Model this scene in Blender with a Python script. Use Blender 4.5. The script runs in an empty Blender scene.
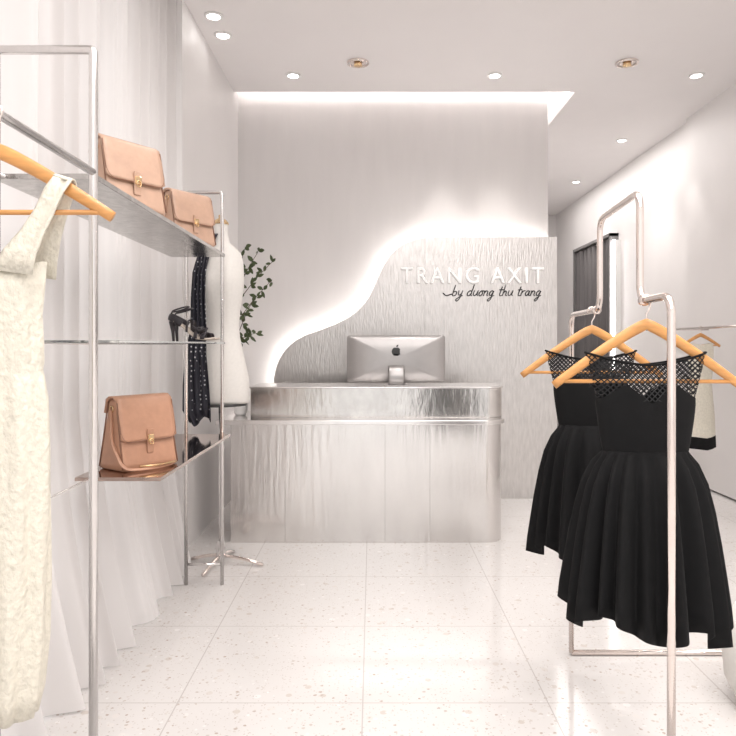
import bpy, bmesh, math, random
from mathutils import Vector, Matrix
random.seed(7)
C=bpy.context
sc=C.scene
H=1.4; F=680.0
# ---------------------------------------------------------------- materials
def newmat(name):
    m=bpy.data.materials.new(name); m.use_nodes=True
    nt=m.node_tree; b=nt.nodes['Principled BSDF']
    return m,nt,b
def mat(name,col,rough=0.5,metal=0.0,noise=0.0,nscale=(20,20,20),bump=0.0,bscale=None,dist=0.01,**kw):
    m,nt,b=newmat(name)
    b.inputs['Base Color'].default_value=(*col,1)
    b.inputs['Roughness'].default_value=rough
    b.inputs['Metallic'].default_value=metal
    for k,v in kw.items(): b.inputs[k.replace('_',' ')].default_value=v
    tc=nt.nodes.new('ShaderNodeTexCoord')
    def nzn(s):
        mp=nt.nodes.new('ShaderNodeMapping'); mp.inputs['Scale'].default_value=s
        nz=nt.nodes.new('ShaderNodeTexNoise'); nz.inputs['Scale'].default_value=1.0; nz.inputs['Detail'].default_value=4
        nt.links.new(tc.outputs['Object'],mp.inputs[0]); nt.links.new(mp.outputs[0],nz.inputs['Vector']); return nz
    nz=nzn(nscale)
    if noise>0:
        cr=nt.nodes.new('ShaderNodeValToRGB')
        cr.color_ramp.elements[0].position=0.3; cr.color_ramp.elements[1].position=0.7
        cr.color_ramp.elements[0].color=(*[c*(1-noise) for c in col],1)
        cr.color_ramp.elements[1].color=(*[min(1,c*(1+noise*0.6)) for c in col],1)
        nt.links.new(nz.outputs['Fac'],cr.inputs[0]); nt.links.new(cr.outputs[0],b.inputs['Base Color'])
    if bump>0:
        nb=nzn(bscale) if bscale else nz
        bp=nt.nodes.new('ShaderNodeBump'); bp.inputs['Strength'].default_value=bump; bp.inputs['Distance'].default_value=dist
        nt.links.new(nb.outputs['Fac'],bp.inputs['Height']); nt.links.new(bp.outputs[0],b.inputs['Normal'])
    return m
def emat(name,col,s):
    m,nt,b=newmat(name)
    b.inputs['Base Color'].default_value=(*col,1)
    b.inputs['Emission Color'].default_value=(*col,1); b.inputs['Emission Strength'].default_value=s
    return m
M={}
M['wall']=mat('wall_plaster',(0.80,0.775,0.765),0.45,0,0.015,(3,3,3),0.03)
M['wallback']=mat('wall_backplaster',(0.69,0.665,0.655),0.30,0,0.025,(9,9,1.5),0.04)
M['ceil']=mat('ceiling_paint',(0.88,0.85,0.845),0.7,0,0.01,(3,3,3))
M['chrome']=mat('chrome_steel',(0.82,0.74,0.70),0.12,1.0,0.03,(5,5,5))
M['whitemetal']=mat('brushed_pale_steel',(0.78,0.76,0.75),0.2,1.0,0.04,(60,60,4))
M['steel']=mat('counter_brushed_steel',(0.72,0.70,0.685),0.19,1.0,0.05,(9,9,2.2),0.42,(26,26,2.6),0.006)
M['panel']=mat('sign_panel_foil',(0.62,0.60,0.585),0.28,1.0,0.10,(45,45,9),0.65,(70,70,11),0.006)
M['stone']=mat('counter_upper_steel',(0.64,0.62,0.60),0.18,1.0,0.12,(10,10,6),0.35,(20,20,7),0.006)
M['bronze']=mat('bronze_mirror_shelf',(0.50,0.40,0.35),0.08,1.0,0.04,(4,4,4))
M['shelf']=mat('shelf_mottled_steel',(0.56,0.545,0.53),0.22,1.0,0.22,(30,30,30),0.3)
M['leather']=mat('tan_leather',(0.50,0.27,0.175),0.38,0,0.08,(25,25,25),0.12)
M['leather2']=mat('pale_tan_leather',(0.57,0.37,0.27),0.38,0,0.08,(25,25,25),0.12)
M['leatheredge']=mat('dark_tan_edge',(0.26,0.13,0.08),0.45,0,0.1,(30,30,30))
M['leatherdark']=mat('dark_leather',(0.03,0.025,0.03),0.35,0,0.1,(40,40,40))
M['leatherbeige']=mat('beige_leather',(0.50,0.43,0.37),0.4,0,0.1,(40,40,40))
M['gold']=mat('gold_metal',(0.80,0.58,0.34),0.2,1.0,0.05,(30,30,30))
M['wood']=mat('hanger_wood',(0.68,0.33,0.11),0.32,0,0.2,(8,60,60),0.03)
M['cream']=mat('cream_brocade',(0.74,0.70,0.60),0.5,0,0.10,(70,70,60),0.8,(90,90,70),0.008)
M['black']=mat('black_fabric',(0.003,0.003,0.0035),0.85,0,0.2,(40,40,40),0.1,Specular_IOR_Level=0.3)
M['white']=mat('white_fabric_form',(0.76,0.735,0.70),0.7,0,0.03,(60,60,60),0.05)
M['whitegloss']=mat('white_lacquer',(0.88,0.87,0.86),0.3,0,0.01,(5,5,5))
M['dark']=mat('dark_grey',(0.03,0.03,0.03),0.4,0,0.1,(10,10,10))
M['joint']=mat('joint_grey',(0.35,0.34,0.33),0.4,0.6,0.1,(10,10,10))
M['imac']=mat('aluminium_shell',(0.42,0.405,0.40),0.36,0.8,0.03,(20,20,20))
M['leaf']=mat('leaf_green',(0.05,0.07,0.022),0.5,0,0.3,(30,30,30))
M['branch']=mat('branch_bark',(0.09,0.06,0.04),0.8,0,0.2,(30,30,30))
M['greycurtain']=mat('grey_curtain',(0.14,0.13,0.13),0.8,0,0.1,(30,30,3))
M['frame']=mat('grey_frame',(0.22,0.21,0.21),0.4,0.3,0.05,(30,30,3))
M['cove']=emat('cove_led',(1,0.965,0.94),11)
M['led']=emat('panel_led',(1,0.96,0.93),22)
M['lamp']=emat('downlight_led',(1,0.98,0.95),12)
M['glass']=mat('shelf_glass',(0.93,0.97,0.96),0.03,0,0.0,(5,5,5),0,Transmission_Weight=0.95,IOR=1.3)
m,nt,b=newmat('polka_dot_silk'); M['polka']=m
tc=nt.nodes.new('ShaderNodeTexCoord'); vo=nt.nodes.new('ShaderNodeTexVoronoi'); vo.inputs['Scale'].default_value=34; vo.inputs['Randomness'].default_value=0.35
cr=nt.nodes.new('ShaderNodeValToRGB'); cr.color_ramp.interpolation='CONSTANT'
cr.color_ramp.elements[0].color=(0.55,0.55,0.58,1); cr.color_ramp.elements[1].position=0.19; cr.color_ramp.elements[1].color=(0.01,0.01,0.02,1)
nt.links.new(tc.outputs['Object'],vo.inputs['Vector']); nt.links.new(vo.outputs['Distance'],cr.inputs[0]); nt.links.new(cr.outputs[0],b.inputs['Base Color'])
# lace : diagonal net with real transparent holes
m,nt,b=newmat('black_lace_net'); M['lace']=m
b.inputs['Base Color'].default_value=(0.004,0.004,0.005,1); b.inputs['Roughness'].default_value=0.8
tc=nt.nodes.new('ShaderNodeTexCoord'); sp=nt.nodes.new('ShaderNodeSeparateXYZ'); nt.links.new(tc.outputs['Object'],sp.inputs[0])
def mth(op,a,bb=None):
    n=nt.nodes.new('ShaderNodeMath'); n.operation=op
    for i,v in enumerate((a,bb)):
        if v is None: continue
        if isinstance(v,(int,float)): n.inputs[i].default_value=v
        else: nt.links.new(v,n.inputs[i])
    return n.outputs[0]
K=62
u=mth('MULTIPLY',mth('ADD',sp.outputs[0],sp.outputs[2]),K); v=mth('MULTIPLY',mth('SUBTRACT',sp.outputs[0],sp.outputs[2]),K)
fu=mth('ABSOLUTE',mth('SUBTRACT',mth('FRACT',u),0.5)); fv=mth('ABSOLUTE',mth('SUBTRACT',mth('FRACT',v),0.5))
al=mth('GREATER_THAN',mth('MAXIMUM',fu,fv),0.34)
nt.links.new(al,b.inputs['Alpha'])
# sheer curtain
m,nt,b=newmat('sheer_white_curtain'); M['curtain']=m
tc=nt.nodes.new('ShaderNodeTexCoord'); nz=nt.nodes.new('ShaderNodeTexNoise'); nz.inputs['Scale'].default_value=220
bp=nt.nodes.new('ShaderNodeBump'); bp.inputs['Strength'].default_value=0.08
nt.links.new(tc.outputs['Object'],nz.inputs['Vector']); nt.links.new(nz.outputs['Fac'],bp.inputs['Height'])
d=nt.nodes.new('ShaderNodeBsdfDiffuse'); d.inputs[0].default_value=(0.82,0.795,0.785,1)
t=nt.nodes.new('ShaderNodeBsdfTranslucent'); t.inputs[0].default_value=(0.82,0.79,0.78,1)
mx=nt.nodes.new('ShaderNodeMixShader'); mx.inputs[0].default_value=0.28
nt.links.new(bp.outputs[0],d.inputs['Normal'])
nt.links.new(d.outputs[0],mx.inputs[1]); nt.links.new(t.outputs[0],mx.inputs[2])
tr=nt.nodes.new('ShaderNodeBsdfTransparent'); mx2=nt.nodes.new('ShaderNodeMixShader'); mx2.inputs[0].default_value=0.05
nt.links.new(mx.outputs[0],mx2.inputs[1]); nt.links.new(tr.outputs[0],mx2.inputs[2])
nt.links.new(mx2.outputs[0],nt.nodes['Material Output'].inputs[0])
# terrazzo
m,nt,b=newmat('terrazzo_tiles'); M['floor']=m
b.inputs['Roughness'].default_value=0.10
tc=nt.nodes.new('ShaderNodeTexCoord')
def chips(scale,thr,gate):
    vo=nt.nodes.new('ShaderNodeTexVoronoi'); vo.inputs['Scale'].default_value=scale
    nz=nt.nodes.new('ShaderNodeTexNoise'); nz.inputs['Scale'].default_value=scale*1.5
    mxv=nt.nodes.new('ShaderNodeMixRGB'); mxv.inputs[0].default_value=0.012
    nt.links.new(tc.outputs['Object'],mxv.inputs[1]); nt.links.new(nz.outputs['Color'],mxv.inputs[2]); nt.links.new(tc.outputs['Object'],nz.inputs['Vector'])
    nt.links.new(mxv.outputs[0],vo.inputs['Vector'])
    s=nt.nodes.new('ShaderNodeSeparateColor'); nt.links.new(vo.outputs['Color'],s.inputs[0])
    def mm(op,a,v):
        n=nt.nodes.new('ShaderNodeMath'); n.operation=op; nt.links.new(a,n.inputs[0])
        if isinstance(v,float): n.inputs[1].default_value=v
        else: nt.links.new(v,n.inputs[1])
        return n.outputs[0]
    return mm('MULTIPLY',mm('LESS_THAN',vo.outputs['Distance'],thr),mm('GREATER_THAN',s.outputs[0],gate)), s.outputs[1]
base=nt.nodes.new('ShaderNodeRGB'); base.outputs[0].default_value=(0.67,0.648,0.635,1); cur=base.outputs[0]
for scale,thr,gate,c1,c2 in ((16,0.24,0.66,(0.57,0.52,0.48,1),(0.76,0.74,0.73,1)),(42,0.27,0.58,(0.44,0.37,0.32,1),(0.76,0.75,0.74,1)),(85,0.25,0.6,(0.50,0.46,0.43,1),(0.54,0.49,0.46,1))):
    f,r=chips(scale,thr,gate)
    cc=nt.nodes.new('ShaderNodeMixRGB'); cc.inputs[1].default_value=c1; cc.inputs[2].default_value=c2; nt.links.new(r,cc.inputs[0])
    mx=nt.nodes.new('ShaderNodeMixRGB'); nt.links.new(f,mx.inputs[0]); nt.links.new(cur,mx.inputs[1]); nt.links.new(cc.outputs[0],mx.inputs[2]); cur=mx.outputs[0]
mp=nt.nodes.new('ShaderNodeMapping'); mp.inputs['Location'].default_value=(0.036+7.25,0.24+7.25,0)
br=nt.nodes.new('ShaderNodeTexBrick'); br.offset=0; br.inputs['Scale'].default_value=1
br.inputs['Brick Width'].default_value=0.725; br.inputs['Row Height'].default_value=0.725; br.inputs['Mortar Size'].default_value=0.0025; br.inputs['Mortar Smooth'].default_value=0
nt.links.new(tc.outputs['Object'],mp.inputs[0]); nt.links.new(mp.outputs[0],br.inputs['Vector'])
mx=nt.nodes.new('ShaderNodeMixRGB'); nt.links.new(br.outputs['Fac'],mx.inputs[0]); nt.links.new(cur,mx.inputs[1]); mx.inputs[2].default_value=(0.50,0.47,0.455,1)
nt.links.new(mx.outputs[0],b.inputs['Base Color'])
# ---------------------------------------------------------------- geometry helpers
def grp(name,loc=(0,0,0),rz=0,sc_=1.0):
    e=bpy.data.objects.new(name,None); e.location=loc; e.rotation_euler=(0,0,rz); e.empty_display_size=0.1; e.scale=(sc_,)*3
    C.collection.objects.link(e); return e
def mk(name,vs,fs,material,parent=None,smooth=True,solid=0,sub=0):
    me=bpy.data.meshes.new(name); me.from_pydata([tuple(v) for v in vs],[],fs); me.update()
    bm=bmesh.new(); bm.from_mesh(me); bmesh.ops.recalc_face_normals(bm,faces=bm.faces); bm.to_mesh(me); bm.free()
    if smooth:
        for p in me.polygons: p.use_smooth=True
    me.materials.append(M[material])
    o=bpy.data.objects.new(name,me); C.collection.objects.link(o)
    if parent: o.parent=parent
    if solid:
        s=o.modifiers.new('s','SOLIDIFY'); s.thickness=solid; s.offset=0
    if sub:
        s=o.modifiers.new('b','SUBSURF'); s.levels=sub; s.render_levels=sub
    return o
def box(name,lo,hi,material,parent=None,bev=0.0,seg=3):
    bm=bmesh.new(); bmesh.ops.create_cube(bm,size=1)
    for v in bm.verts:
        v.co=Vector([lo[i]+(v.co[i]+0.5)*(hi[i]-lo[i]) for i in range(3)])
    if bev>0:
        bmesh.ops.bevel(bm,geom=list(bm.edges),offset=bev,segments=seg,profile=0.5,affect='EDGES')
    me=bpy.data.meshes.new(name); bm.to_mesh(me); bm.free()
    me.materials.append(M[material]); o=bpy.data.objects.new(name,me); C.collection.objects.link(o)
    if parent: o.parent=parent
    return o
def fil(pts,f,n=7,closed=False):
    pts=[Vector(p) for p in pts]
    if f<=0: return pts
    out=[]; N=len(pts)
    for i,p in enumerate(pts):
        if not closed and i in (0,N-1): out.append(p); continue
        a=pts[(i-1)%N]; c=pts[(i+1)%N]
        da=(a-p); dc=(c-p); ff=min(f,da.length*0.49,dc.length*0.49)
        s=p+da.normalized()*ff; e=p+dc.normalized()*ff
        for k in range(n+1):
            t=k/n; out.append(s*(1-t)**2+p*2*t*(1-t)+e*t*t)
    return out
def tube(name,pts,r,material,parent=None,fillet=0,seg=12,closed=False,radii=None,flat=None):
    P=fil(pts,fillet,closed=closed); N=len(P)
    vs=[];fs=[]
    tang=[]
    for i in range(N):
        if closed: t=P[(i+1)%N]-P[(i-1)%N]
        else: t=P[min(i+1,N-1)]-P[max(i-1,0)]
        if t.length<1e-9: t=tang[-1] if tang else Vector((1,0,0))
        tang.append(t.normalized())
    up=Vector((0,0,1)) if abs(tang[0].z)<0.9 else Vector((0,1,0))
    nrm=(up-tang[0]*up.dot(tang[0])).normalized()
    for i in range(N):
        t=tang[i]; nrm=(nrm-t*nrm.dot(t)).normalized(); bi=t.cross(nrm)
        rr=radii[i] if radii else r
        fx,fy=flat if flat else (1,1)
        for k in range(seg):
            a=2*math.pi*k/seg
            vs.append(P[i]+nrm*math.cos(a)*rr*fx+bi*math.sin(a)*rr*fy)
    M_=N if closed else N-1
    for i in range(M_):
        for k in range(seg):
            a=i*seg+k; b_=i*seg+(k+1)%seg; j=(i+1)%N
            fs.append((a,b_,j*seg+(k+1)%seg,j*seg+k))
    if not closed:
        fs.append(tuple(range(seg))[::-1]); fs.append(tuple((N-1)*seg+k for k in range(seg)))
    return mk(name,vs,fs,material,parent)
def loft(name,rings,material,parent=None,cap0=False,cap1=False,closed=True,solid=0,sub=0,smooth=True):
    n=len(rings[0]); vs=[v for r in rings for v in r]; fs=[]
    for i in range(len(rings)-1):
        for k in range(n if closed else n-1):
            fs.append((i*n+k,i*n+(k+1)%n,(i+1)*n+(k+1)%n,(i+1)*n+k))
    if cap0: fs.append(tuple(range(n))[::-1])
    if cap1: fs.append(tuple((len(rings)-1)*n+k for k in range(n)))
    return mk(name,vs,fs,material,parent,smooth,solid,sub)
def prism(name,outline,z0,z1,material,parent=None,axis='z',bev=0):
    n=len(outline)
    if axis=='z': vs=[(x,y,z0) for x,y in outline]+[(x,y,z1) for x,y in outline]
    else: vs=[(x,z0,z) for x,z in outline]+[(x,z1,z) for x,z in outline]
    fs=[tuple(range(n))[::-1],tuple(range(n,2*n))]+[(i,(i+1)%n,n+(i+1)%n,n+i) for i in range(n)]
    o=mk(name,vs,fs,material,parent,False)
    if bev:
        b_=o.modifiers.new('bev','BEVEL'); b_.width=bev; b_.segments=2; b_.limit_method='ANGLE'
    return o
def lathe(name,prof,loc,material,parent=None,seg=32):
    rings=[[(loc[0]+r*math.cos(2*math.pi*k/seg),loc[1]+r*math.sin(2*math.pi*k/seg),loc[2]+z) for k in range(seg)] for r,z in prof]
    return loft(name,rings,material,parent,True,True)
# ---------------------------------------------------------------- room
CH=H+2.33
WL=-1.27; WR=3.3; YF=-2.2; YB=6.45; YE=12.2
box('floor',(-1.75,YF-0.1,-0.1),(WR+0.2,YE+0.1,0),'floor')
c=grp('ceiling')
box('slab_main',(-1.75,YF,CH),(WR+0.2,6.26,CH+0.05),'ceil',c)
box('slab_corridor',(1.87,6.26,CH),(WR+0.2,YE,CH+0.05),'ceil',c)
box('slab_upper',(-1.75,6.0,CH+0.2),(WR+0.2,YE,CH+0.25),'ceil',c)
box('cove_led_strip',(WL+0.01,6.19,CH+0.052),(1.9,6.22,CH+0.075),'cove',c)
box('cove_led_strip_side',(1.90,6.2,CH+0.052),(1.93,11.8,CH+0.075),'cove',c)
box('wall_left',(WL-0.13,4.55,0),(WL,YB,CH+0.2),'wall')
wn=grp('wall_window_side')
box('sill',(-1.7,YF,0),(-1.6,4.55,0.12),'wall',wn)
box('lintel',(-1.7,YF,3.3),(-1.6,4.55,CH),'wall',wn)
for i,y in enumerate((YF,-0.4,1.3,2.9,4.45)): box('mullion_%d'%i,(-1.7,y,0.12),(-1.6,y+0.1,3.3),'wall',wn)
box('return',(-1.7,4.55,0),(WL-0.13,4.65,CH),'wall',wn)
box('wall_back',(WL-0.13,YB,0),(1.67,YB+0.12,CH+0.2),'wallback')
box('wall_corridor',(1.57,YB+0.12,0),(1.67,YE,CH+0.2),'wall')
box('wall_right',(WR,YF,0),(WR+0.1,YE,CH),'wall')
box('wall_end',(1.57,YE,0),(WR+0.1,YE+0.1,CH+0.2),'wall')
tp=grp('trim_right')
for i,(a,b_) in enumerate(((YF,0.3),(0.32,2.0),(2.02,3.6),(3.62,5.2),(5.22,7.0))):
    box('panel_%d'%i,(WR-0.06,a,0.02),(WR,b_,CH),'wall',tp)
box('baseboard_right',(WR-0.015,7.0,0),(WR,9.0,0.08),'whitegloss')
wf=grp('wall_front')
box('header',(-1.7,YF-0.1,3.2),(WR,YF,CH),'wall',wf)
box('pier',(WR-0.5,YF-0.1,0),(WR,YF,3.2),'wall',wf)
de=grp('door_1')
box('jamb_a',(1.9,YE-0.03,0),(1.98,YE,2.7),'whitegloss',de); box('jamb_b',(2.9,YE-0.03,0),(2.98,YE,2.7),'whitegloss',de)
box('head',(1.9,YE-0.03,2.62),(2.98,YE,2.7),'whitegloss',de); box('leaf',(1.98,YE-0.015,0),(2.9,YE,2.62),'wall',de)
al=grp('fitting_curtain')
y0,y1=9.15,10.7
vs=[];fs=[];n=120
for k in range(n+1):
    y=y0+(y1-y0)*k/n
    for z in (0.03,2.84): vs.append((WR-0.07+0.035*math.sin(k*0.42)+0.012*math.sin(k*0.17),y,z))
for k in range(n): fs.append((2*k,2*k+2,2*k+3,2*k+1))
mk('folds',vs,fs,'greycurtain',al)
for nm,a,b_ in (('frame_a',y0-0.05,y0-0.01),('frame_b',y1+0.02,y1+0.06)): box(nm,(WR-0.12,a,0),(WR,b_,2.9),'frame',al)
box('frame_top',(WR-0.12,y0-0.05,2.86),(WR,y1+0.06,2.9),'frame',al)
box('led_side',(WR-0.09,y0-0.10,0.3),(WR-0.07,y0-0.08,2.8),'cove',al)
box('led_channel',(WR-0.07,y0-0.12,0.3),(WR,y0-0.06,2.8),'whitegloss',al)
# ---------------------------------------------------------------- downlights
def downlight(x,y,gimbal=False):
    g=grp('recessed_downlight')
    lathe('rim',[(0.030,0),(0.062,-0.001),(0.066,0.0),(0.064,-0.010),(0.048,-0.012),(0.045,-0.004)],(x,y,CH-0.0),'chrome' if gimbal else 'whitegloss',g,28)
    if gimbal:
        tube('gimbal_ring',[(x+0.085*math.cos(a),y+0.085*math.sin(a),CH-0.008) for a in [k*2*math.pi/24 for k in range(24)]],0.008,'chrome',g,closed=True,seg=8)
        lathe('gimbal_head',[(0.03,0),(0.035,-0.03),(0.028,-0.035)],(x,y,CH),'gold',g,20)
    else:
        lathe('led',[(0.001,-0.006),(0.043,-0.006),(0.043,-0.0065),(0.001,-0.0066)],(x,y,CH-0.003),'lamp',g,24)
vis=[(-1.12,4.81),(-1.12,5.11),(-0.68,5.87),(1.06,5.87),(2.8,5.87),(2.84,7.73),(2.91,9.7)]
for x,y in vis: downlight(x,y)
downlight(-0.115,5.6,True); downlight(2.1,5.6,True)
def spot(x,y,power,ang=75,blend=0.5,aim=(0,0),z=None):
    l=bpy.data.lights.new('downlight_beam','SPOT'); l.energy=power; l.spot_size=math.radians(ang); l.spot_blend=blend; l.shadow_soft_size=0.05; l.color=(1,0.95,0.915)
    o=bpy.data.objects.new('downlight_beam',l); o.location=(x,y,(z or CH)-0.03); C.collection.objects.link(o)
    d=Vector((aim[0],aim[1],-1)); o.rotation_euler=d.to_track_quat('-Z','Y').to_euler(); return o
for x,y in vis[2:5]: spot(x,y,28,55,0.9)
for x,y in vis[5:]: spot(x,y,45,80,0.8)
spot(0.67,6.14,44,42,0.3); spot(1.17,6.14,44,42,0.3)
spot(2.95,6.9,20,50,0.3)
for x,y in ((-0.6,3.9),(0.5,3.9),(1.6,3.9),(2.6,3.9),(-0.3,2.2),(0.9,2.2),(2.2,2.2),(-0.3,0.5),(1.2,0.5)):
    downlight(x,y); spot(x,y,42 if x>0 else 34,95,0.8)
def area(x,y,sx,sy,power):  # added soft fill below the ceiling, with no fixture of its own
    l=bpy.data.lights.new('added_ceiling_fill','AREA'); l.shape='RECTANGLE'; l.size=sx; l.size_y=sy; l.energy=power; l.color=(1,0.965,0.94)
    o=bpy.data.objects.new('added_ceiling_fill',l); o.location=(x,y,CH-0.02); C.collection.objects.link(o)
area(0.9,1.5,3.0,3.0,55); area(0.8,-1.0,3.4,1.6,55)
area(2.6,9.0,0.8,4.0,30)
# ---------------------------------------------------------------- curtain
g=grp('sheer_curtain')
vs=[];fs=[];n=900;ya,yb=-0.3,4.53
zs=[0.012,0.12,0.28,0.5,0.75,1.1,1.6,2.3,3.0,CH-0.01]
for k in range(n+1):
    t=k/n; y=ya+(yb-ya)*t
    for j,z in enumerate(zs):
        fl=max(0,(1.1-z)/1.1)
        ph=k*0.155+1.7*math.sin(k*0.031+0.5)+1.0*math.sin(k*0.0137)+0.5*math.sin(z*0.8+k*0.013)
        amp=0.048+0.016*math.sin(k*0.047+1)+0.015*fl
        x=-1.335+0.02*math.sin(k*0.012)+0.17*fl**1.6*(1-0.4*max(0,(t-0.93)/0.07))+amp*math.sin(ph)+0.014*math.sin(2.3*ph+1+z*0.3)+0.003*math.sin(k*0.7)
        vs.append((max(x,-1.58),min(y+0.02*math.cos(ph),4.54),z))
J=len(zs)
for k in range(n):
    for j in range(J-1): fs.append((k*J+j,(k+1)*J+j,(k+1)*J+j+1,k*J+j+1))
mk('drape',vs,fs,'curtain',g)
box('track',(-1.40,ya,CH-0.03),(-1.30,yb,CH),'whitegloss',g)
# ---------------------------------------------------------------- reception counter
def arc(cx,cy,r,a0,a1,n=14): return [(cx+r*math.cos(math.radians(a0+(a1-a0)*k/n)),cy+r*math.sin(math.radians(a0+(a1-a0)*k/n))) for k in range(n+1)]
def foot(x0,x1,y0,y1,r): return [(x0,y1),(x0,y0)]+arc(x1-r,y0+r,r,-90,0)+[(x1,y1)]
g=grp('reception_counter')
prism('base',foot(-1.0,0.935,4.81,5.45,0.13),0.0,0.84,'steel',g,bev=0.002)
prism('ledge',foot(-1.10,0.955,4.76,5.47,0.16),0.84,0.872,'whitemetal',g,bev=0.004)
prism('upper_block',foot(-0.885,0.965,4.95,5.45,0.12),0.872,1.085,'stone',g,bev=0.003)
prism('top_slab',foot(-0.895,0.975,4.94,5.46,0.125),1.085,1.095,'whitemetal',g,bev=0.002)
for i,px in enumerate((285,385,430)):
    x=(px-372)/F*4.81; box('seam_%d'%i,(x-0.001,4.809,0.01),(x+0.001,4.815,0.84),'joint',g)
# ---------------------------------------------------------------- sign panel
g=grp('wave_sign_panel')
def pw(px,py,d=6.2): return ((px-372)/F*d, H+(345-py)/F*d)
ctrl=[(273,392),(274.5,375),(279,360),(288,347),(302,337),(320,330),(338,323),(355,313),(367,300),(375,284),(383,267),(393,252),(408,242),(428,237.5),(450,237)]
def catmull(P,n=6):
    out=[]
    for i in range(len(P)-1):
        p0=P[max(i-1,0)];p1=P[i];p2=P[i+1];p3=P[min(i+2,len(P)-1)]
        for k in range(n):
            t=k/n
            out.append(tuple(0.5*((2*p1[a])+(-p0[a]+p2[a])*t+(2*p0[a]-5*p1[a]+4*p2[a]-p3[a])*t*t+(-p0[a]+3*p1[a]-3*p2[a]+p3[a])*t**3) for a in range(2)))
    out.append(P[-1]); return out
cv=[pw(*p) for p in catmull(ctrl)]
xr=(557-372)/F*6.2; zt=cv[-1][1]
outl=[(cv[0][0],0.0)]+cv+[(xr,zt),(xr,0.0)]
prism('panel',outl,6.2,6.30,'panel',g,axis='y')
x=(425-372)/F*6.2; box('seam',(x-0.001,6.199,0.01),(x+0.001,6.205,zt-0.01),'joint',g)
box('standoff',(-0.3,6.30,0.02),(xr-0.15,YB,1.3),'dark',g)
led=[(cv[0][0]+0.05,6.345,0.9)]
for i,p in enumerate(cv):
    a=Vector(cv[max(i-1,0)]); b_=Vector(cv[min(i+1,len(cv)-1)]); t=(b_-a).normalized(); nn=Vector((t.y,-t.x))
    q=Vector(p)+nn*0.026; led.append((q.x,6.345,q.y))
led.append((xr-0.05,6.345,zt-0.026))
tube('led_strip',led,0.010,'led',g,seg=8)
def text(name,s,px0,px1,py0,py1,material,ext,shear=0,sp=1.0,parent=None,off=0.0):
    cu=bpy.data.curves.new(name,'FONT'); cu.body=s; cu.size=0.2; cu.extrude=ext; cu.shear=shear; cu.space_character=sp; cu.offset=off; cu.bevel_depth=0
    o=bpy.data.objects.new(name,cu); C.collection.objects.link(o); C.view_layer.update()
    dg=C.evaluated_depsgraph_get(); me=bpy.data.meshes.new_from_object(o.evaluated_get(dg)); bpy.data.objects.remove(o)
    xs=[v.co.x for v in me.vertices]; ys=[v.co.y for v in me.vertices]
    X0,Z0=pw(px0,py1); X1,Z1=pw(px1,py0)
    for v in me.vertices:
        x=X0+(v.co.x-min(xs))/(max(xs)-min(xs))*(X1-X0); z=Z0+(v.co.y-min(ys))/(max(ys)-min(ys))*(Z1-Z0)
        v.co=Vector((x,6.198-ext-v.co.z,z))
    me.materials.append(M[material]); o=bpy.data.objects.new(name,me); C.collection.objects.link(o)
    o.parent=parent; return o
M['letter']=mat('white_acrylic_letter',(0.95,0.94,0.93),0.4,0,0.01,(5,5,5),Emission_Strength=0.2,Emission_Color=(1,0.98,0.96,1))  # slight glow added so the unlit letters stand out brighter
gs=grp('sign_lettering')
text('title','TRANG AXIT',401,543,267.5,283.5,'letter',0.018,0,1.25,gs,0.0005)
S={
'b':([[(0,2.0),(0.0,0.1),(0.15,0),(0.5,0.1),(0.6,0.5),(0.4,0.9),(0.05,0.7)]],0.8),
'y':([[(0,1),(0.1,0.3),(0.3,0.1),(0.55,0.4),(0.6,1)],[(0.6,1),(0.5,-0.5),(0.2,-1.0),(-0.1,-0.7),(0.3,-0.2),(0.8,0.1)]],0.9),
'd':([[(0.6,0.8),(0.3,1),(0,0.6),(0.05,0.1),(0.35,0),(0.6,0.4),(0.65,2.1)],[(0.62,0.9),(0.62,0.15),(0.8,0.0)]],0.95),
'u':([[(0,1),(0,0.3),(0.2,0),(0.5,0.25),(0.6,1)],[(0.6,1),(0.6,0.2),(0.8,0.05)]],0.85),
'o':([[(0.35,1),(0,0.6),(0.1,0.05),(0.4,0),(0.6,0.5),(0.35,1),(0.8,0.85)]],0.8),
'n':([[(0,1),(0.02,0)],[(0.02,0.5),(0.25,1),(0.5,0.8),(0.5,0.15),(0.7,0.02)]],0.8),
'g':([[(0.6,0.8),(0.3,1),(0,0.6),(0.1,0.1),(0.4,0.1),(0.6,0.9)],[(0.6,0.9),(0.5,-0.6),(0.2,-1.0),(0,-0.7),(0.4,-0.2),(0.85,0.1)]],0.9),
't':([[(0.25,1.7),(0.2,0.2),(0.35,0),(0.6,0.1)],[(-0.05,1.1),(0.6,1.15)]],0.65),
'h':([[(0.05,2.1),(0.05,0)],[(0.05,0.5),(0.3,0.95),(0.5,0.8),(0.52,0.1),(0.75,0.05)]],0.85),
'r':([[(0,1),(0.03,0)],[(0.03,0.5),(0.2,0.95),(0.5,0.95)]],0.6),
'a':([[(0.55,0.85),(0.25,1),(0,0.55),(0.1,0.05),(0.4,0.1),(0.58,0.85)],[(0.58,0.95),(0.58,0.15),(0.8,0.02)]],0.9)}
strokes=[];xx=0
for ch in 'by duong thu trang':
    if ch==' ': xx+=0.55; continue
    st,w_=S[ch]
    for s_ in st: strokes.append([(xx+a+0.28*b_,b_) for a,b_ in s_])
    xx+=w_
XH=0.050; X0=pw(452,297)[0]; Z0=pw(452,296)[1]; sxx=(pw(541,0)[0]-X0)/xx
n_=0
for s_ in strokes:
    tube('script_%d'%n_,[(X0+a*sxx,6.193,Z0+b_*XH) for a,b_ in s_],0.0048,'dark',gs,fillet=0.02,seg=6); n_+=1
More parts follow.
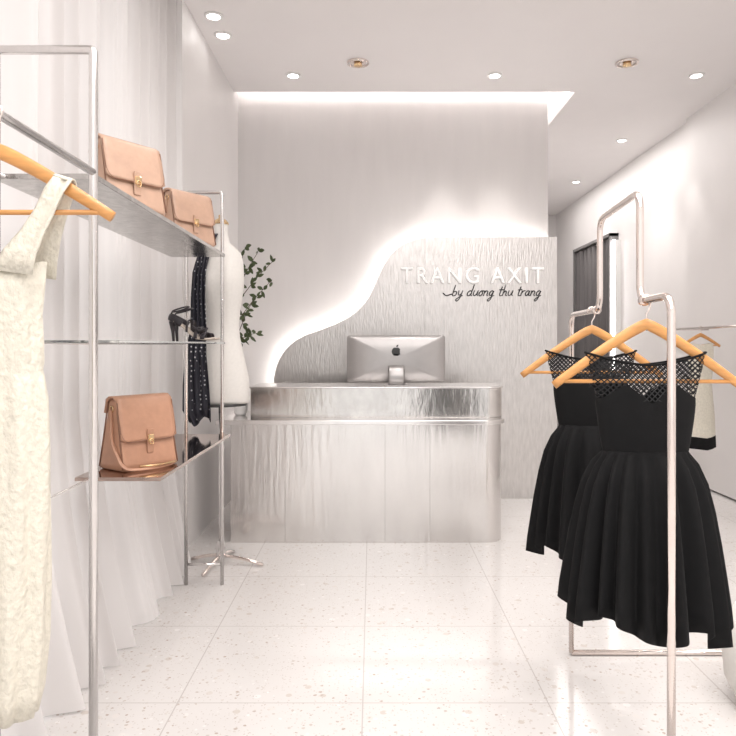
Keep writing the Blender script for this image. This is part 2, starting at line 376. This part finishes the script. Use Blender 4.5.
tube('flourish',[(pw(443,0)[0],6.193,pw(0,293)[1]),(pw(446,0)[0],6.193,pw(0,296)[1]),(pw(452,0)[0],6.193,pw(0,294)[1])],0.005,'dark',gs,fillet=0.02,seg=6)
# ---------------------------------------------------------------- computer
g=grp('desktop_computer')
cx=(396-372)/F*5.15; cy=5.15
W=0.742;hh=0.355;z0=1.118
def rrect(w,h,r,n=6):
    out=[]
    for (sx,sz,a0) in ((1,1,0),(-1,1,90),(-1,-1,180),(1,-1,270)):
        for k in range(n+1):
            a=math.radians(a0+90*k/n); out.append((sx*(w/2-r)+r*math.cos(a),sz*(h/2-r)+r*math.sin(a)))
    return out
zc=z0+hh/2
rings=[]
for yy,s in ((0.0,1),(-0.006,1),(-0.012,0.985),(-0.03,0.80),(-0.042,0.5),(-0.046,0.2)):
    rings.append([(cx+x,cy+yy,zc+z) for x,z in rrect(W*s,hh*s,0.02 if s>0.5 else 0.015)])
loft('shell',rings,'imac',g,True,True)
box('screen',(cx-W/2+0.01,cy+0.0005,z0+0.01),(cx+W/2-0.01,cy+0.003,z0+hh-0.01),'dark',g)
tube('stand_neck',[(cx,cy-0.042,zc-0.05),(cx,cy-0.075,zc-0.09),(cx,cy-0.10,1.105)],0.06,'imac',g,fillet=0.04,flat=(0.1,1))
box('stand_foot',(cx-0.09,cy-0.14,1.0955),(cx+0.09,cy+0.05,1.102),'imac',g,0.003)
ap=[]
for k in range(40):
    a=2*math.pi*k/40
    r=0.034*(1-0.16*math.exp(-((a-math.pi/2)/0.35)**2)-0.08*math.exp(-((a-3*math.pi/2)/0.3)**2))
    if abs(((a+math.pi)%(2*math.pi))-math.pi)<0.45: r*=0.80
    ap.append((cx+r*math.cos(a),zc+0.055+r*math.sin(a)))
prism('logo',ap,cy-0.046,cy-0.036,'dark',g,axis='y')
prism('logo_leaf',[(cx+0.000,zc+0.088),(cx+0.014,zc+0.094),(cx+0.016,zc+0.108),(cx+0.003,zc+0.102)],cy-0.046,cy-0.030,'dark',g,axis='y')
# ---------------------------------------------------------------- left display rack
g=grp('display_shelf_rack')
RX=-0.855; TOP=H+0.89
def rectframe(nm,x0,x1,y,rr):
    tube(nm,[(x0,y,0.0),(x0,y,TOP),(x1,y,TOP),(x1,y,0.0)],rr,'whitemetal',g,fillet=0.015,seg=10)
rectframe('near_frame',-1.135,-0.84,2.05,0.0135)
rectframe('far_frame',-1.085,-0.875,3.97,0.011)
tube('low_crossbar',[(-0.875,3.97,0.12),(-1.085,3.97,0.12)],0.008,'whitemetal',g)
sz=H+0.53
box('upper_shelf',(-1.17,2.1,sz-0.018),(RX,3.96,sz),'shelf',g,0.002)
box('glass_shelf',(-1.17,2.3,H+0.006),(RX,3.96,H+0.016),'glass',g)
box('lower_shelf',(-1.19,2.72,0.855),(RX+0.01,4.05,0.87),'bronze',g,0.002)
for nm,z in (('upper',sz-0.009),('mid',H+0.006),('low',0.862)):
    tube('rail_'+nm,[(-1.135,2.05,z),(-1.135,3.0,z),(-1.085,3.97,z)],0.004,'whitemetal',g,seg=8)
tube('hanging_rail',[(-0.84,0.7,H+0.52),(-0.84,2.05,H+0.52)],0.0115,'whitemetal',g)
tube('front_frame',[(-1.135,0.7,0.0),(-1.135,0.7,TOP),(-0.84,0.7,TOP),(-0.84,0.7,0.0)],0.0135,'whitemetal',g,fillet=0.015,seg=10)
# ---------------------------------------------------------------- handbags
def handbag(loc,rz,w=0.27,h=0.27,d=0.13,strap=False,leather='leather'):
    g=grp('handbag',loc,rz)
    rings=[]
    for t in (0.0,0.02,0.1,0.4,0.7,0.92,0.985,1.0):
        hw=w/2*(1-0.05*t); hd=d/2*(1-0.72*t)+0.006
        s=0.93 if t in (0.0,1.0) else 1.0
        rr=[]
        for k,(x,y) in enumerate(rrect(2*hw*s,2*hd*s,min(0.016,hd*0.6),4)):
            if abs(x)>hw*0.9: x*=1-0.06*t*(1-abs(y)/hd)
            rr.append((x,y,h*t))
        rings.append(rr)
    loft('body',rings,leather,g,True,True)
    def hd(z): return d/2*(1-0.72*z/h)+0.006
    path=[(hd(h*0.8)+0.004,h*0.80),(hd(h)+0.004,h*0.99),(hd(h)*0.5,h*1.025),(-hd(h)*0.5,h*1.025),(-hd(h)-0.005,h*0.98)]
    for z in (0.8,0.62,0.5,0.44,0.405): path.append((-hd(h*z)-0.009,h*z))
    rings=[]
    for i,(y,z) in enumerate(path):
        hw=w/2*(0.99 if z>h*0.42 else 0.95)
        if i==len(path)-1: hw=w/2*0.84
        rings.append([(-hw+2*hw*k/12,y,z) for k in range(13)])
    loft('flap',rings,leather,g,closed=False,solid=0.009)
    ed=[(-w/2*0.98,-hd(h*0.95)-0.010,h*0.95),(-w/2*0.985,-hd(h*0.5)-0.012,h*0.5),(-w/2*0.84,-hd(h*0.405)-0.012,h*0.398),(w/2*0.84,-hd(h*0.405)-0.012,h*0.398),(w/2*0.985,-hd(h*0.5)-0.012,h*0.5),(w/2*0.98,-hd(h*0.95)-0.010,h*0.95)]
    tube('piping',ed,0.0026,'leatheredge',g,fillet=0.02,seg=6)
    for sx in (-1,1):
        for sy in (-1,1):
            tube('gusset_edge',[(sx*w/2*0.99,sy*hd(0)*0.93,0.01),(sx*w/2*0.96,sy*hd(h*0.5)*0.93,h*0.5),(sx*w/2*0.945,sy*hd(h*0.97)*0.9,h*0.97)],0.003,'leatheredge',g,seg=6)
    zc=h*0.43; yc=-hd(zc)-0.016
    box('clasp_strap',(-0.016,yc-0.002,h*0.22),(0.016,yc+0.003,h*0.56),leather,g,0.002)
    box('clasp_plate',(-0.015,yc-0.007,zc-0.016),(0.015,yc,zc+0.016),'gold',g,0.003)
    tube('clasp_ring',[(0.010*math.cos(a),yc-0.009,zc-0.014+0.012*math.sin(a)) for a in [k*math.pi/8 for k in range(16)]],0.0025,'gold',g,seg=6,closed=True)
    for sx in (-1,1):
        tube('ring_%s'%('a' if sx<0 else 'b'),[(sx*(w/2*0.96),0.012*math.cos(a),h*0.86+0.012*math.sin(a)) for a in [k*math.pi/8 for k in range(16)]],0.0028,'gold',g,seg=6,closed=True)
    if strap:
        tube('strap',[(-w/2*0.97,0.0,h*0.85),(-w/2-0.008,-0.02,h*0.4),(-w/2-0.006,-d*0.6,0.012),(-w*0.2,-d*0.80,0.01),(w*0.25,-d*0.75,0.012),(w/2+0.02,-d*0.3,0.01),(w/2+0.012,0,0.03),(w/2+0.006,0,h*0.4),(w/2*0.97,0,h*0.85)],0.009,leather,g,fillet=0.04,seg=8,flat=(0.45,1))
        tube('chain',[(-w*0.3,-d*0.72,0.022),(0,-d*0.85,0.02),(w*0.35,-d*0.75,0.02),(w*0.42,-d*0.55,0.012)],0.005,'gold',g,fillet=0.03,seg=6)
    else:
        tube('strap',[(-w/2*0.97,0.0,h*0.85),(-w/2-0.006,0.01,h*0.4),(-w/2-0.004,0.03,0.01),(-w*0.3,d*0.75,0.008),(w*0.3,d*0.75,0.008),(w/2+0.004,0.03,0.01),(w/2+0.006,0.01,h*0.4),(w/2*0.97,0,h*0.85)],0.006,leather,g,fillet=0.03,seg=8,flat=(0.45,1))
    return g
handbag((-0.985,2.72,sz+0.001),math.radians(55),d=0.16,leather='leather2')
handbag((-0.985,3.62,sz+0.001),math.radians(55),d=0.15,leather='leather2')
handbag((-1.02,2.98,0.871),math.radians(54),w=0.28,h=0.30,d=0.17,strap=True)
# ---------------------------------------------------------------- heeled sandals
def sandal(loc,rz):
    g=grp('high_heel_sandal',loc,rz,1.12)
    path=[(-0.105,0.098),(-0.08,0.095),(-0.04,0.07),(0.0,0.035),(0.035,0.012),(0.07,0.008),(0.10,0.010),(0.118,0.014)]
    wd=[0.018,0.026,0.025,0.026,0.034,0.038,0.030,0.008]
    rings=[]
    for (x,z),w in zip(path,wd):
        rings.append([(x,-w,z),(x,-w,z+0.008),(x,0,z+0.010),(x,w,z+0.008),(x,w,z),(x,0,z-0.001)])
    loft('sole',rings,'leatherbeige',g,True,True)
    tube('stiletto',[(-0.098,0,0.098),(-0.094,0,0.05),(-0.090,0,0.0)],0.01,'leatherdark',g,radii=[0.016,0.008,0.006],seg=10)
    def strap(nm,x,z,w,hgt,wid=0.008):
        tube(nm,[(x+0.004*math.cos(a),w*math.cos(a),z+hgt*math.sin(a)) for a in [math.pi*k/12 for k in range(13)]],wid,'leatherdark',g,seg=8,flat=(0.25,1))
    strap('toe_strap',0.07,0.012,0.038,0.03,0.014); strap('vamp_strap',0.035,0.016,0.035,0.045,0.011); strap('instep_strap',-0.01,0.045,0.028,0.06,0.008)
    tube('heel_counter',[(-0.04,-0.026,0.085),(-0.10,-0.022,0.118),(-0.115,0,0.122),(-0.10,0.022,0.118),(-0.04,0.026,0.085)],0.016,'leatherdark',g,fillet=0.02,seg=8,flat=(1,0.2))
    tube('ankle_strap',[(-0.055+0.04*math.cos(a),0.03*math.sin(a),0.155+0.012*math.cos(a)) for a in [k*math.pi/10 for k in range(20)]],0.004,'leatherdark',g,seg=8,closed=True)
    tube('back_strap',[(-0.112,0,0.12),(-0.095,0,0.145)],0.004,'leatherdark',g,seg=8)
    tube('bow_a',[(0.05,-0.03,0.05),(0.02,-0.045,0.075),(0.03,-0.02,0.062),(0.06,0.0,0.07),(0.05,-0.03,0.05)],0.005,'leatherdark',g,fillet=0.01,seg=6)
    return g
sandal((-0.960,3.62,H+0.017),math.radians(-8)); sandal((-0.985,3.80,H+0.017),math.radians(4))
# ---------------------------------------------------------------- dress form
MX,MY=-0.965,4.34
g=grp('dress_form')
prof=[(1.03,0.175,0.13),(1.05,0.182,0.135),(1.18,0.180,0.135),(1.32,0.150,0.115),(1.45,0.122,0.095),(1.53,0.115,0.09),(1.64,0.126,0.10),(1.76,0.146,0.125),(1.83,0.148,0.12),(1.92,0.144,0.10),(1.98,0.130,0.085),(2.02,0.095,0.07),(2.05,0.058,0.055),(2.10,0.048,0.048),(2.15,0.047,0.047),(2.17,0.046,0.046)]
rings=[]
for z,a,b_ in prof:
    rr=[]
    for k in range(40):
        t=2*math.pi*k/40; y=b_*math.sin(t)
        bust=0
        if 1.68<z<1.88 and math.sin(t)<0: bust=-0.025*math.exp(-((abs(math.cos(t))-0.5)/0.25)**2)
        rr.append((MX+a*math.cos(t),MY+y+bust,z))
    rings.append(rr)
loft('torso',rings,'white',g,True,True)
lathe('neck_cap',[(0.05,0),(0.05,0.01),(0.035,0.03),(0.015,0.04),(0.015,0.06),(0.002,0.065)],(MX,MY,2.168),'gold',g)
lathe('base_ring',[(0.165,0),(0.165,0.012),(0.02,0.012)],(MX,MY,1.016),'dark',g)
tube('pole',[(MX,MY,0.03),(MX,MY,1.03)],0.014,'whitemetal',g)
lathe('pole_hub',[(0.02,0),(0.03,0.02),(0.03,0.08),(0.02,0.12)],(MX,MY,0.03),'whitemetal',g)
for i,(x,y) in enumerate(((-0.69,4.30),(-1.17,4.42),(-1.02,4.10),(-0.93,4.58))):
    tube('leg_%d'%i,[(MX,MY,0.06),((MX+x)/2,(MY+y)/2,0.045),(x,y,0.011)],0.011,'chrome',g,fillet=0.05,seg=8)
g=grp('polka_dot_scarf')
rings=[]
for z,xc,w,yo in ((2.10,-0.035,0.03,-0.058),(2.04,-0.06,0.035,-0.085),(1.95,-0.085,0.04,-0.115),(1.85,-0.10,0.042,-0.150),(1.7,-0.105,0.045,-0.155),(1.5,-0.105,0.05,-0.14),(1.35,-0.12,0.065,-0.15),(1.15,-0.115,0.080,-0.16),(1.0,-0.11,0.085,-0.165),(0.93,-0.09,0.065,-0.165)):
    rings.append([(MX+xc-w+2*w*k/16, MY+yo-0.012*math.sin(k*1.5+z*2), z-0.03*math.sin(k*0.4)*(z<1.2)) for k in range(17)])
loft('drape',rings,'polka',g,closed=False,solid=0.004)
# ---------------------------------------------------------------- branch arrangement
g=grp('vase_with_branches')
VX,VY=-0.99,5.12
lathe('vase',[(0.035,0),(0.05,0.02),(0.055,0.12),(0.03,0.22),(0.022,0.26),(0.028,0.28)],(VX,VY,0.873),'whitegloss',g)
lv=[];lf=[]
def leaf(p,d,L,w):
    d=d.normalized(); s=d.cross(Vector((random.uniform(-1,1),-1,random.uniform(-.6,.6)))).normalized()
    b0=len(lv)
    for a,bb in ((0,0),(0.25,0.8),(0.5,1),(0.8,0.6),(1,0),(0.8,-0.6),(0.5,-1),(0.25,-0.8)):
        lv.append(p+d*L*a+s*w*bb*0.5+Vector((0,-0.004*abs(bb),0)))
    lf.append(tuple(range(b0,b0+8)))
def scr(px,py,d): return Vector(((px-372)/F*d,d,H+(345-py)/F*d))
tips=[(272,262,5.1),(258,252,5.15),(245,248,5.1),(271,281,5.05),(253,300,5.0),(256,333,5.0),(197,288,4.80)]
for i,(px,py,d) in enumerate(tips):
    T=scr(px,py,d); S0=Vector((VX,VY,1.14)); mid=scr(234 if px>200 else 212,min(py+45,345),d)
    pts=[S0,S0+(mid-S0)*0.5+Vector((0.01,0,0)),mid,mid*0.45+T*0.55+Vector((0,0,0.02)),T]
    P=fil(pts,0.12,5); tube('branch_%d'%i,P,0.004,'branch',g,seg=6,radii=[0.005-0.003*k/len(P) for k in range(len(P))])
    for k in range(len(P)):
        if k<len(P)*0.55 or (k%2 and k<len(P)-2): continue
        for _ in range(3):
            dd=Vector((random.uniform(-1,1),random.uniform(-.5,.3),random.uniform(-.7,1)))
            if px<200: dd.x=abs(dd.x)*0.4
            leaf(P[k]+Vector((random.uniform(-.01,.01),0,random.uniform(-.01,.01))),dd,random.uniform(0.04,0.07),random.uniform(0.022,0.034))
mk('leaves',lv,lf,'leaf',g,False)
# ---------------------------------------------------------------- hangers
def hanger(loc,hw,drop,rz=0,hook=0.075,name='wooden_hanger',rail_r=0.012):
    g=grp(name,loc,rz)
    R=rail_r+0.004
    hk=[Vector((R*math.cos(a),0,R*math.sin(a))) for a in [math.radians(200-20*k) for k in range(0,13)]]
    hk+= [Vector((R*0.6,0,-R*1.6)),Vector((0,0,-R*2.6)),Vector((0,0,-hook-0.02))]
    tube('hook',hk,0.0028,'chrome',g,seg=8)
    z0=-hook
    n=16; pts=[];rad=[]
    for k in range(2*n+1):
        t=(k-n)/n; a=abs(t)
        pts.append(Vector((hw*t,0,z0-drop*(a**1.15)))); rad.append(0.0175-0.005*a)
    tube('arms',pts,0.015,'wood',g,seg=12,radii=rad,flat=(1.0,0.62))
    tube('bar',[Vector((-hw*0.93,0,z0-drop*0.93)),Vector((hw*0.93,0,z0-drop*0.93))],0.006,'wood',g,seg=10)
    return g
# ---------------------------------------------------------------- dresses
def black_dress(loc,ph=0,rz=0):
    g=grp('black_dress',(loc[0],loc[1],0),rz)
    N=240
    def ring(z,a,b_,amp=0,freq=20,p=0,lift=0,xo=0):
        rr=[]
        for k in range(N):
            t=2*math.pi*k/N
            w=amp*(math.sin(freq*t+p+1.3*math.sin(3*t+p))+0.5*math.sin(freq*0.5*t+1.3*p+1))
            zz=z+lift*math.cos(t-0.35)+ (0.024*math.sin(5*t+p)+0.008*math.sin(freq*t+p+1.3*math.sin(3*t+p)))*amp/0.026
            rr.append((xo+(a+w)*math.cos(t),(b_+w)*math.sin(t),zz))
        return rr
    rings=[]
    for j in range(9):
        u=j/8; rr=[]
        for k in range(N):
            t=2*math.pi*k/N; c=math.cos(t)
            zt=1.352+0.026*abs(c)**2.0-0.012*(1-abs(c))
            zb=1.235
            a=0.142+0.040*u-0.004*u*u; b_=0.062-0.030*u
            rr.append((a*c,b_*math.sin(t),zb+(zt-zb)*u))
        rings.append(rr)
    loft('lace_yoke',rings,'lace',g)
    tube('neck_binding',[Vector(p) for p in rings[-1][::4]],0.0035,'black',g,seg=6,closed=True)
    rings=[]
    for j in range(9):
        u=j/8; rr=[]
        for k in range(N):
            t=2*math.pi*k/N; c=math.cos(t)
            zt=1.240+0.040*math.exp(-((abs(c)-0.5)/0.28)**2)-0.012*math.exp(-(c/0.12)**2)
            zb=1.075
            z=zb+(zt-zb)*u
            a=0.124+0.022*min(1,u*1.2)**0.8; b_=0.055+0.010*math.sin(u*2.6)
            rr.append((a*c,b_*math.sin(t),z))
        rings.append(rr)
    loft('bodice',rings,'black',g)
    rings=[]
    spec=[(1.085,0.123,0.056,0.0),(1.07,0.128,0.060,0.004),(1.04,0.148,0.080,0.008),(0.98,0.171,0.098,0.012),(0.90,0.187,0.110,0.016),(0.80,0.200,0.122,0.021),(0.70,0.210,0.130,0.026),(0.62,0.217,0.136,0.030),(0.565,0.220,0.139,0.032)]
    for i,(z,a,b_,amp) in enumerate(spec):
        rings.append(ring(z,a,b_,amp*0.85,18,ph,lift=(1.085-z)*-0.06))
    loft('skirt',rings,'black',g,solid=0.003)
    return g
# ---------------------------------------------------------------- chrome garment rack (right)
A=Vector((0.90,3.07,0)); B=Vector((0.81,1.84,0))
def on(t,z): p=A+(B-A)*t; return Vector((p.x,p.y,z))
SH=H+0.135; NT=H+0.475; pr=0.0115
g=grp('chrome_garment_rack')
tube('bottle_frame',[on(0,0.012),on(0,SH),on(0.40,SH),on(0.40,NT),on(0.785,NT),on(0.785,SH),on(1,SH),on(1,0.012)],pr,'chrome',g,fillet=0.06,seg=16)
tube('base_loop',[on(0,0.012),Vector((1.87,3.07,0.012)),Vector((1.87,1.84,0.012)),on(1,0.012)],pr,'chrome',g,fillet=0.07,seg=14)
for i,t in enumerate((0.36,0.82)):
    p=on(t,SH); d=(B-A).normalized()
    tube('collar_%d'%i,[p-d*0.012,p+d*0.012],0.017,'chrome',g,seg=14)
for t,ph in ((0.835,0.4),(0.30,1.9)):
    p=on(t,SH)
    hanger((p.x,p.y,p.z),0.275,0.185,math.radians(-3),hook=0.072)
    black_dress((p.x-0.004,p.y),ph,math.radians(-3))
# ---------------------------------------------------------------- cream dress on the left rail
p=(-0.84,1.515,H+0.52)
hanger(p,0.262,0.150,0,hook=0.085)
g=grp('cream_dress',(p[0]-0.0,p[1],0))
N=160
rings=[]
def Z(py): return H+(345-py)/F*1.515
for py,a,b_,amp in ((714,0.088,0.062,0.006),(690,0.100,0.070,0.006),(640,0.109,0.075,0.006),(580,0.113,0.074,0.006),(520,0.116,0.072,0.006),(450,0.117,0.066,0.005),(400,0.113,0.060,0.005),(378,0.108,0.055,0.003),(370,0.103,0.052,0.0),(362,0.106,0.054,0.003),(340,0.104,0.054,0.003),(315,0.100,0.054,0.003),(290,0.106,0.054,0.002),(268,0.112,0.052,0.001)):
    rr=[]
    for k in range(N):
        t=2*math.pi*k/N; w=amp*(math.sin(9*t+py*0.006)+0.4*math.sin(17*t-py*0.02))
        rr.append(((a+w)*math.cos(t),(b_+w)*math.sin(t),Z(py)+(0.014*math.cos(2*t) if py==268 else 0)))
    rings.append(rr)
loft('body',rings,'cream',g,solid=0.003,cap0=False)
for s in (1,-1):
    for sy,nm in ((-1,'front'),(1,'back')):
        rr=[]
        for x0,x1,py,yo in ((0.020,0.110,272,0.052),(0.045,0.116,252,0.046),(0.078,0.128,232,0.036),(0.104,0.146,210,0.026),(0.122,0.163,190,0.022),(0.136,0.176,178,0.012)):
            rr.append([(s*(x0+(x1-x0)*k/8),sy*(yo+0.004*math.sin(k)),Z(py)-0.012*k/8) for k in range(9)])
        loft('strap_%s_%s'%(nm,'r' if s>0 else 'l'),rr,'cream',g,closed=False,solid=0.004)
    rr=[[(s*(0.136+0.04*k/8),0.013*math.cos(a),Z(178)+0.008*math.sin(a)-0.012*k/8) for k in range(9)] for a in [math.pi*j/6 for j in range(7)]]
    loft('strap_top_%s'%('r' if s>0 else 'l'),rr,'cream',g,closed=False,solid=0.004)
# ---------------------------------------------------------------- wall rail on the right with a dress
g=grp('wall_clothes_rail')
tube('rail',[(2.9,4.2,1.55),(2.9,6.6,1.55)],0.011,'chrome',g)
for y in (4.25,6.55): tube('arm_%d'%int(y),[(2.9,y,1.55),(WR-0.055,y,1.55)],0.009,'chrome',g)
for y,hem in ((6.0,'black'),):
    hanger((2.9,y,1.55),0.22,0.10,math.radians(20),hook=0.06)
    g=grp('short_dress',(2.9,y,0),math.radians(20))
    rr=[]
    for z,a,b_ in ((0.58,0.15,0.07),(0.75,0.145,0.06),(0.95,0.12,0.055),(1.05,0.11,0.05),(1.2,0.125,0.05),(1.32,0.14,0.045),(1.40,0.14,0.025)):
        rr.append([((a+0.006*math.sin(9*t))*math.cos(t),b_*math.sin(t),z+0.02*abs(math.cos(t))) for t in [2*math.pi*k/72 for k in range(72)]])
    loft('body',rr,'cream' ,g)
    rr=[]
    for z,a,b_ in ((0.48,0.155,0.074),(0.585,0.151,0.071)):
        rr.append([((a+0.006*math.sin(9*t))*math.cos(t),b_*math.sin(t),z+0.02*abs(math.cos(t))) for t in [2*math.pi*k/72 for k in range(72)]])
    loft('hem_band',rr,hem,g)
# ---------------------------------------------------------------- round pouf right edge
g=grp('round_pouf')
lathe('cushion',[(0.12,0.02),(0.16,0.03),(0.195,0.10),(0.205,0.20),(0.195,0.30),(0.16,0.37),(0.10,0.395),(0.002,0.40)],(1.575,2.62,0.0),'white',g,40)
lathe('foot_ring',[(0.13,0),(0.135,0.01),(0.13,0.025)],(1.575,2.62,0.0),'chrome',g,40)
# ---------------------------------------------------------------- world
w=bpy.data.worlds.new('sky'); sc.world=w; w.use_nodes=True
bg=w.node_tree.nodes['Background']; bg.inputs[0].default_value=(1.0,0.98,0.968,1); bg.inputs[1].default_value=1.05
# ---------------------------------------------------------------- camera
cam=bpy.data.cameras.new('camera'); co=bpy.data.objects.new('camera',cam); C.collection.objects.link(co)
co.location=(0,0,H); co.rotation_euler=(math.pi/2,0,0)
cam.sensor_width=36; cam.lens=F/736*36; cam.shift_x=-4/736; cam.shift_y=-23/736; cam.clip_start=0.05
sc.camera=co
sc.view_settings.view_transform='Standard'; sc.view_settings.look='None'; sc.view_settings.exposure=0.36
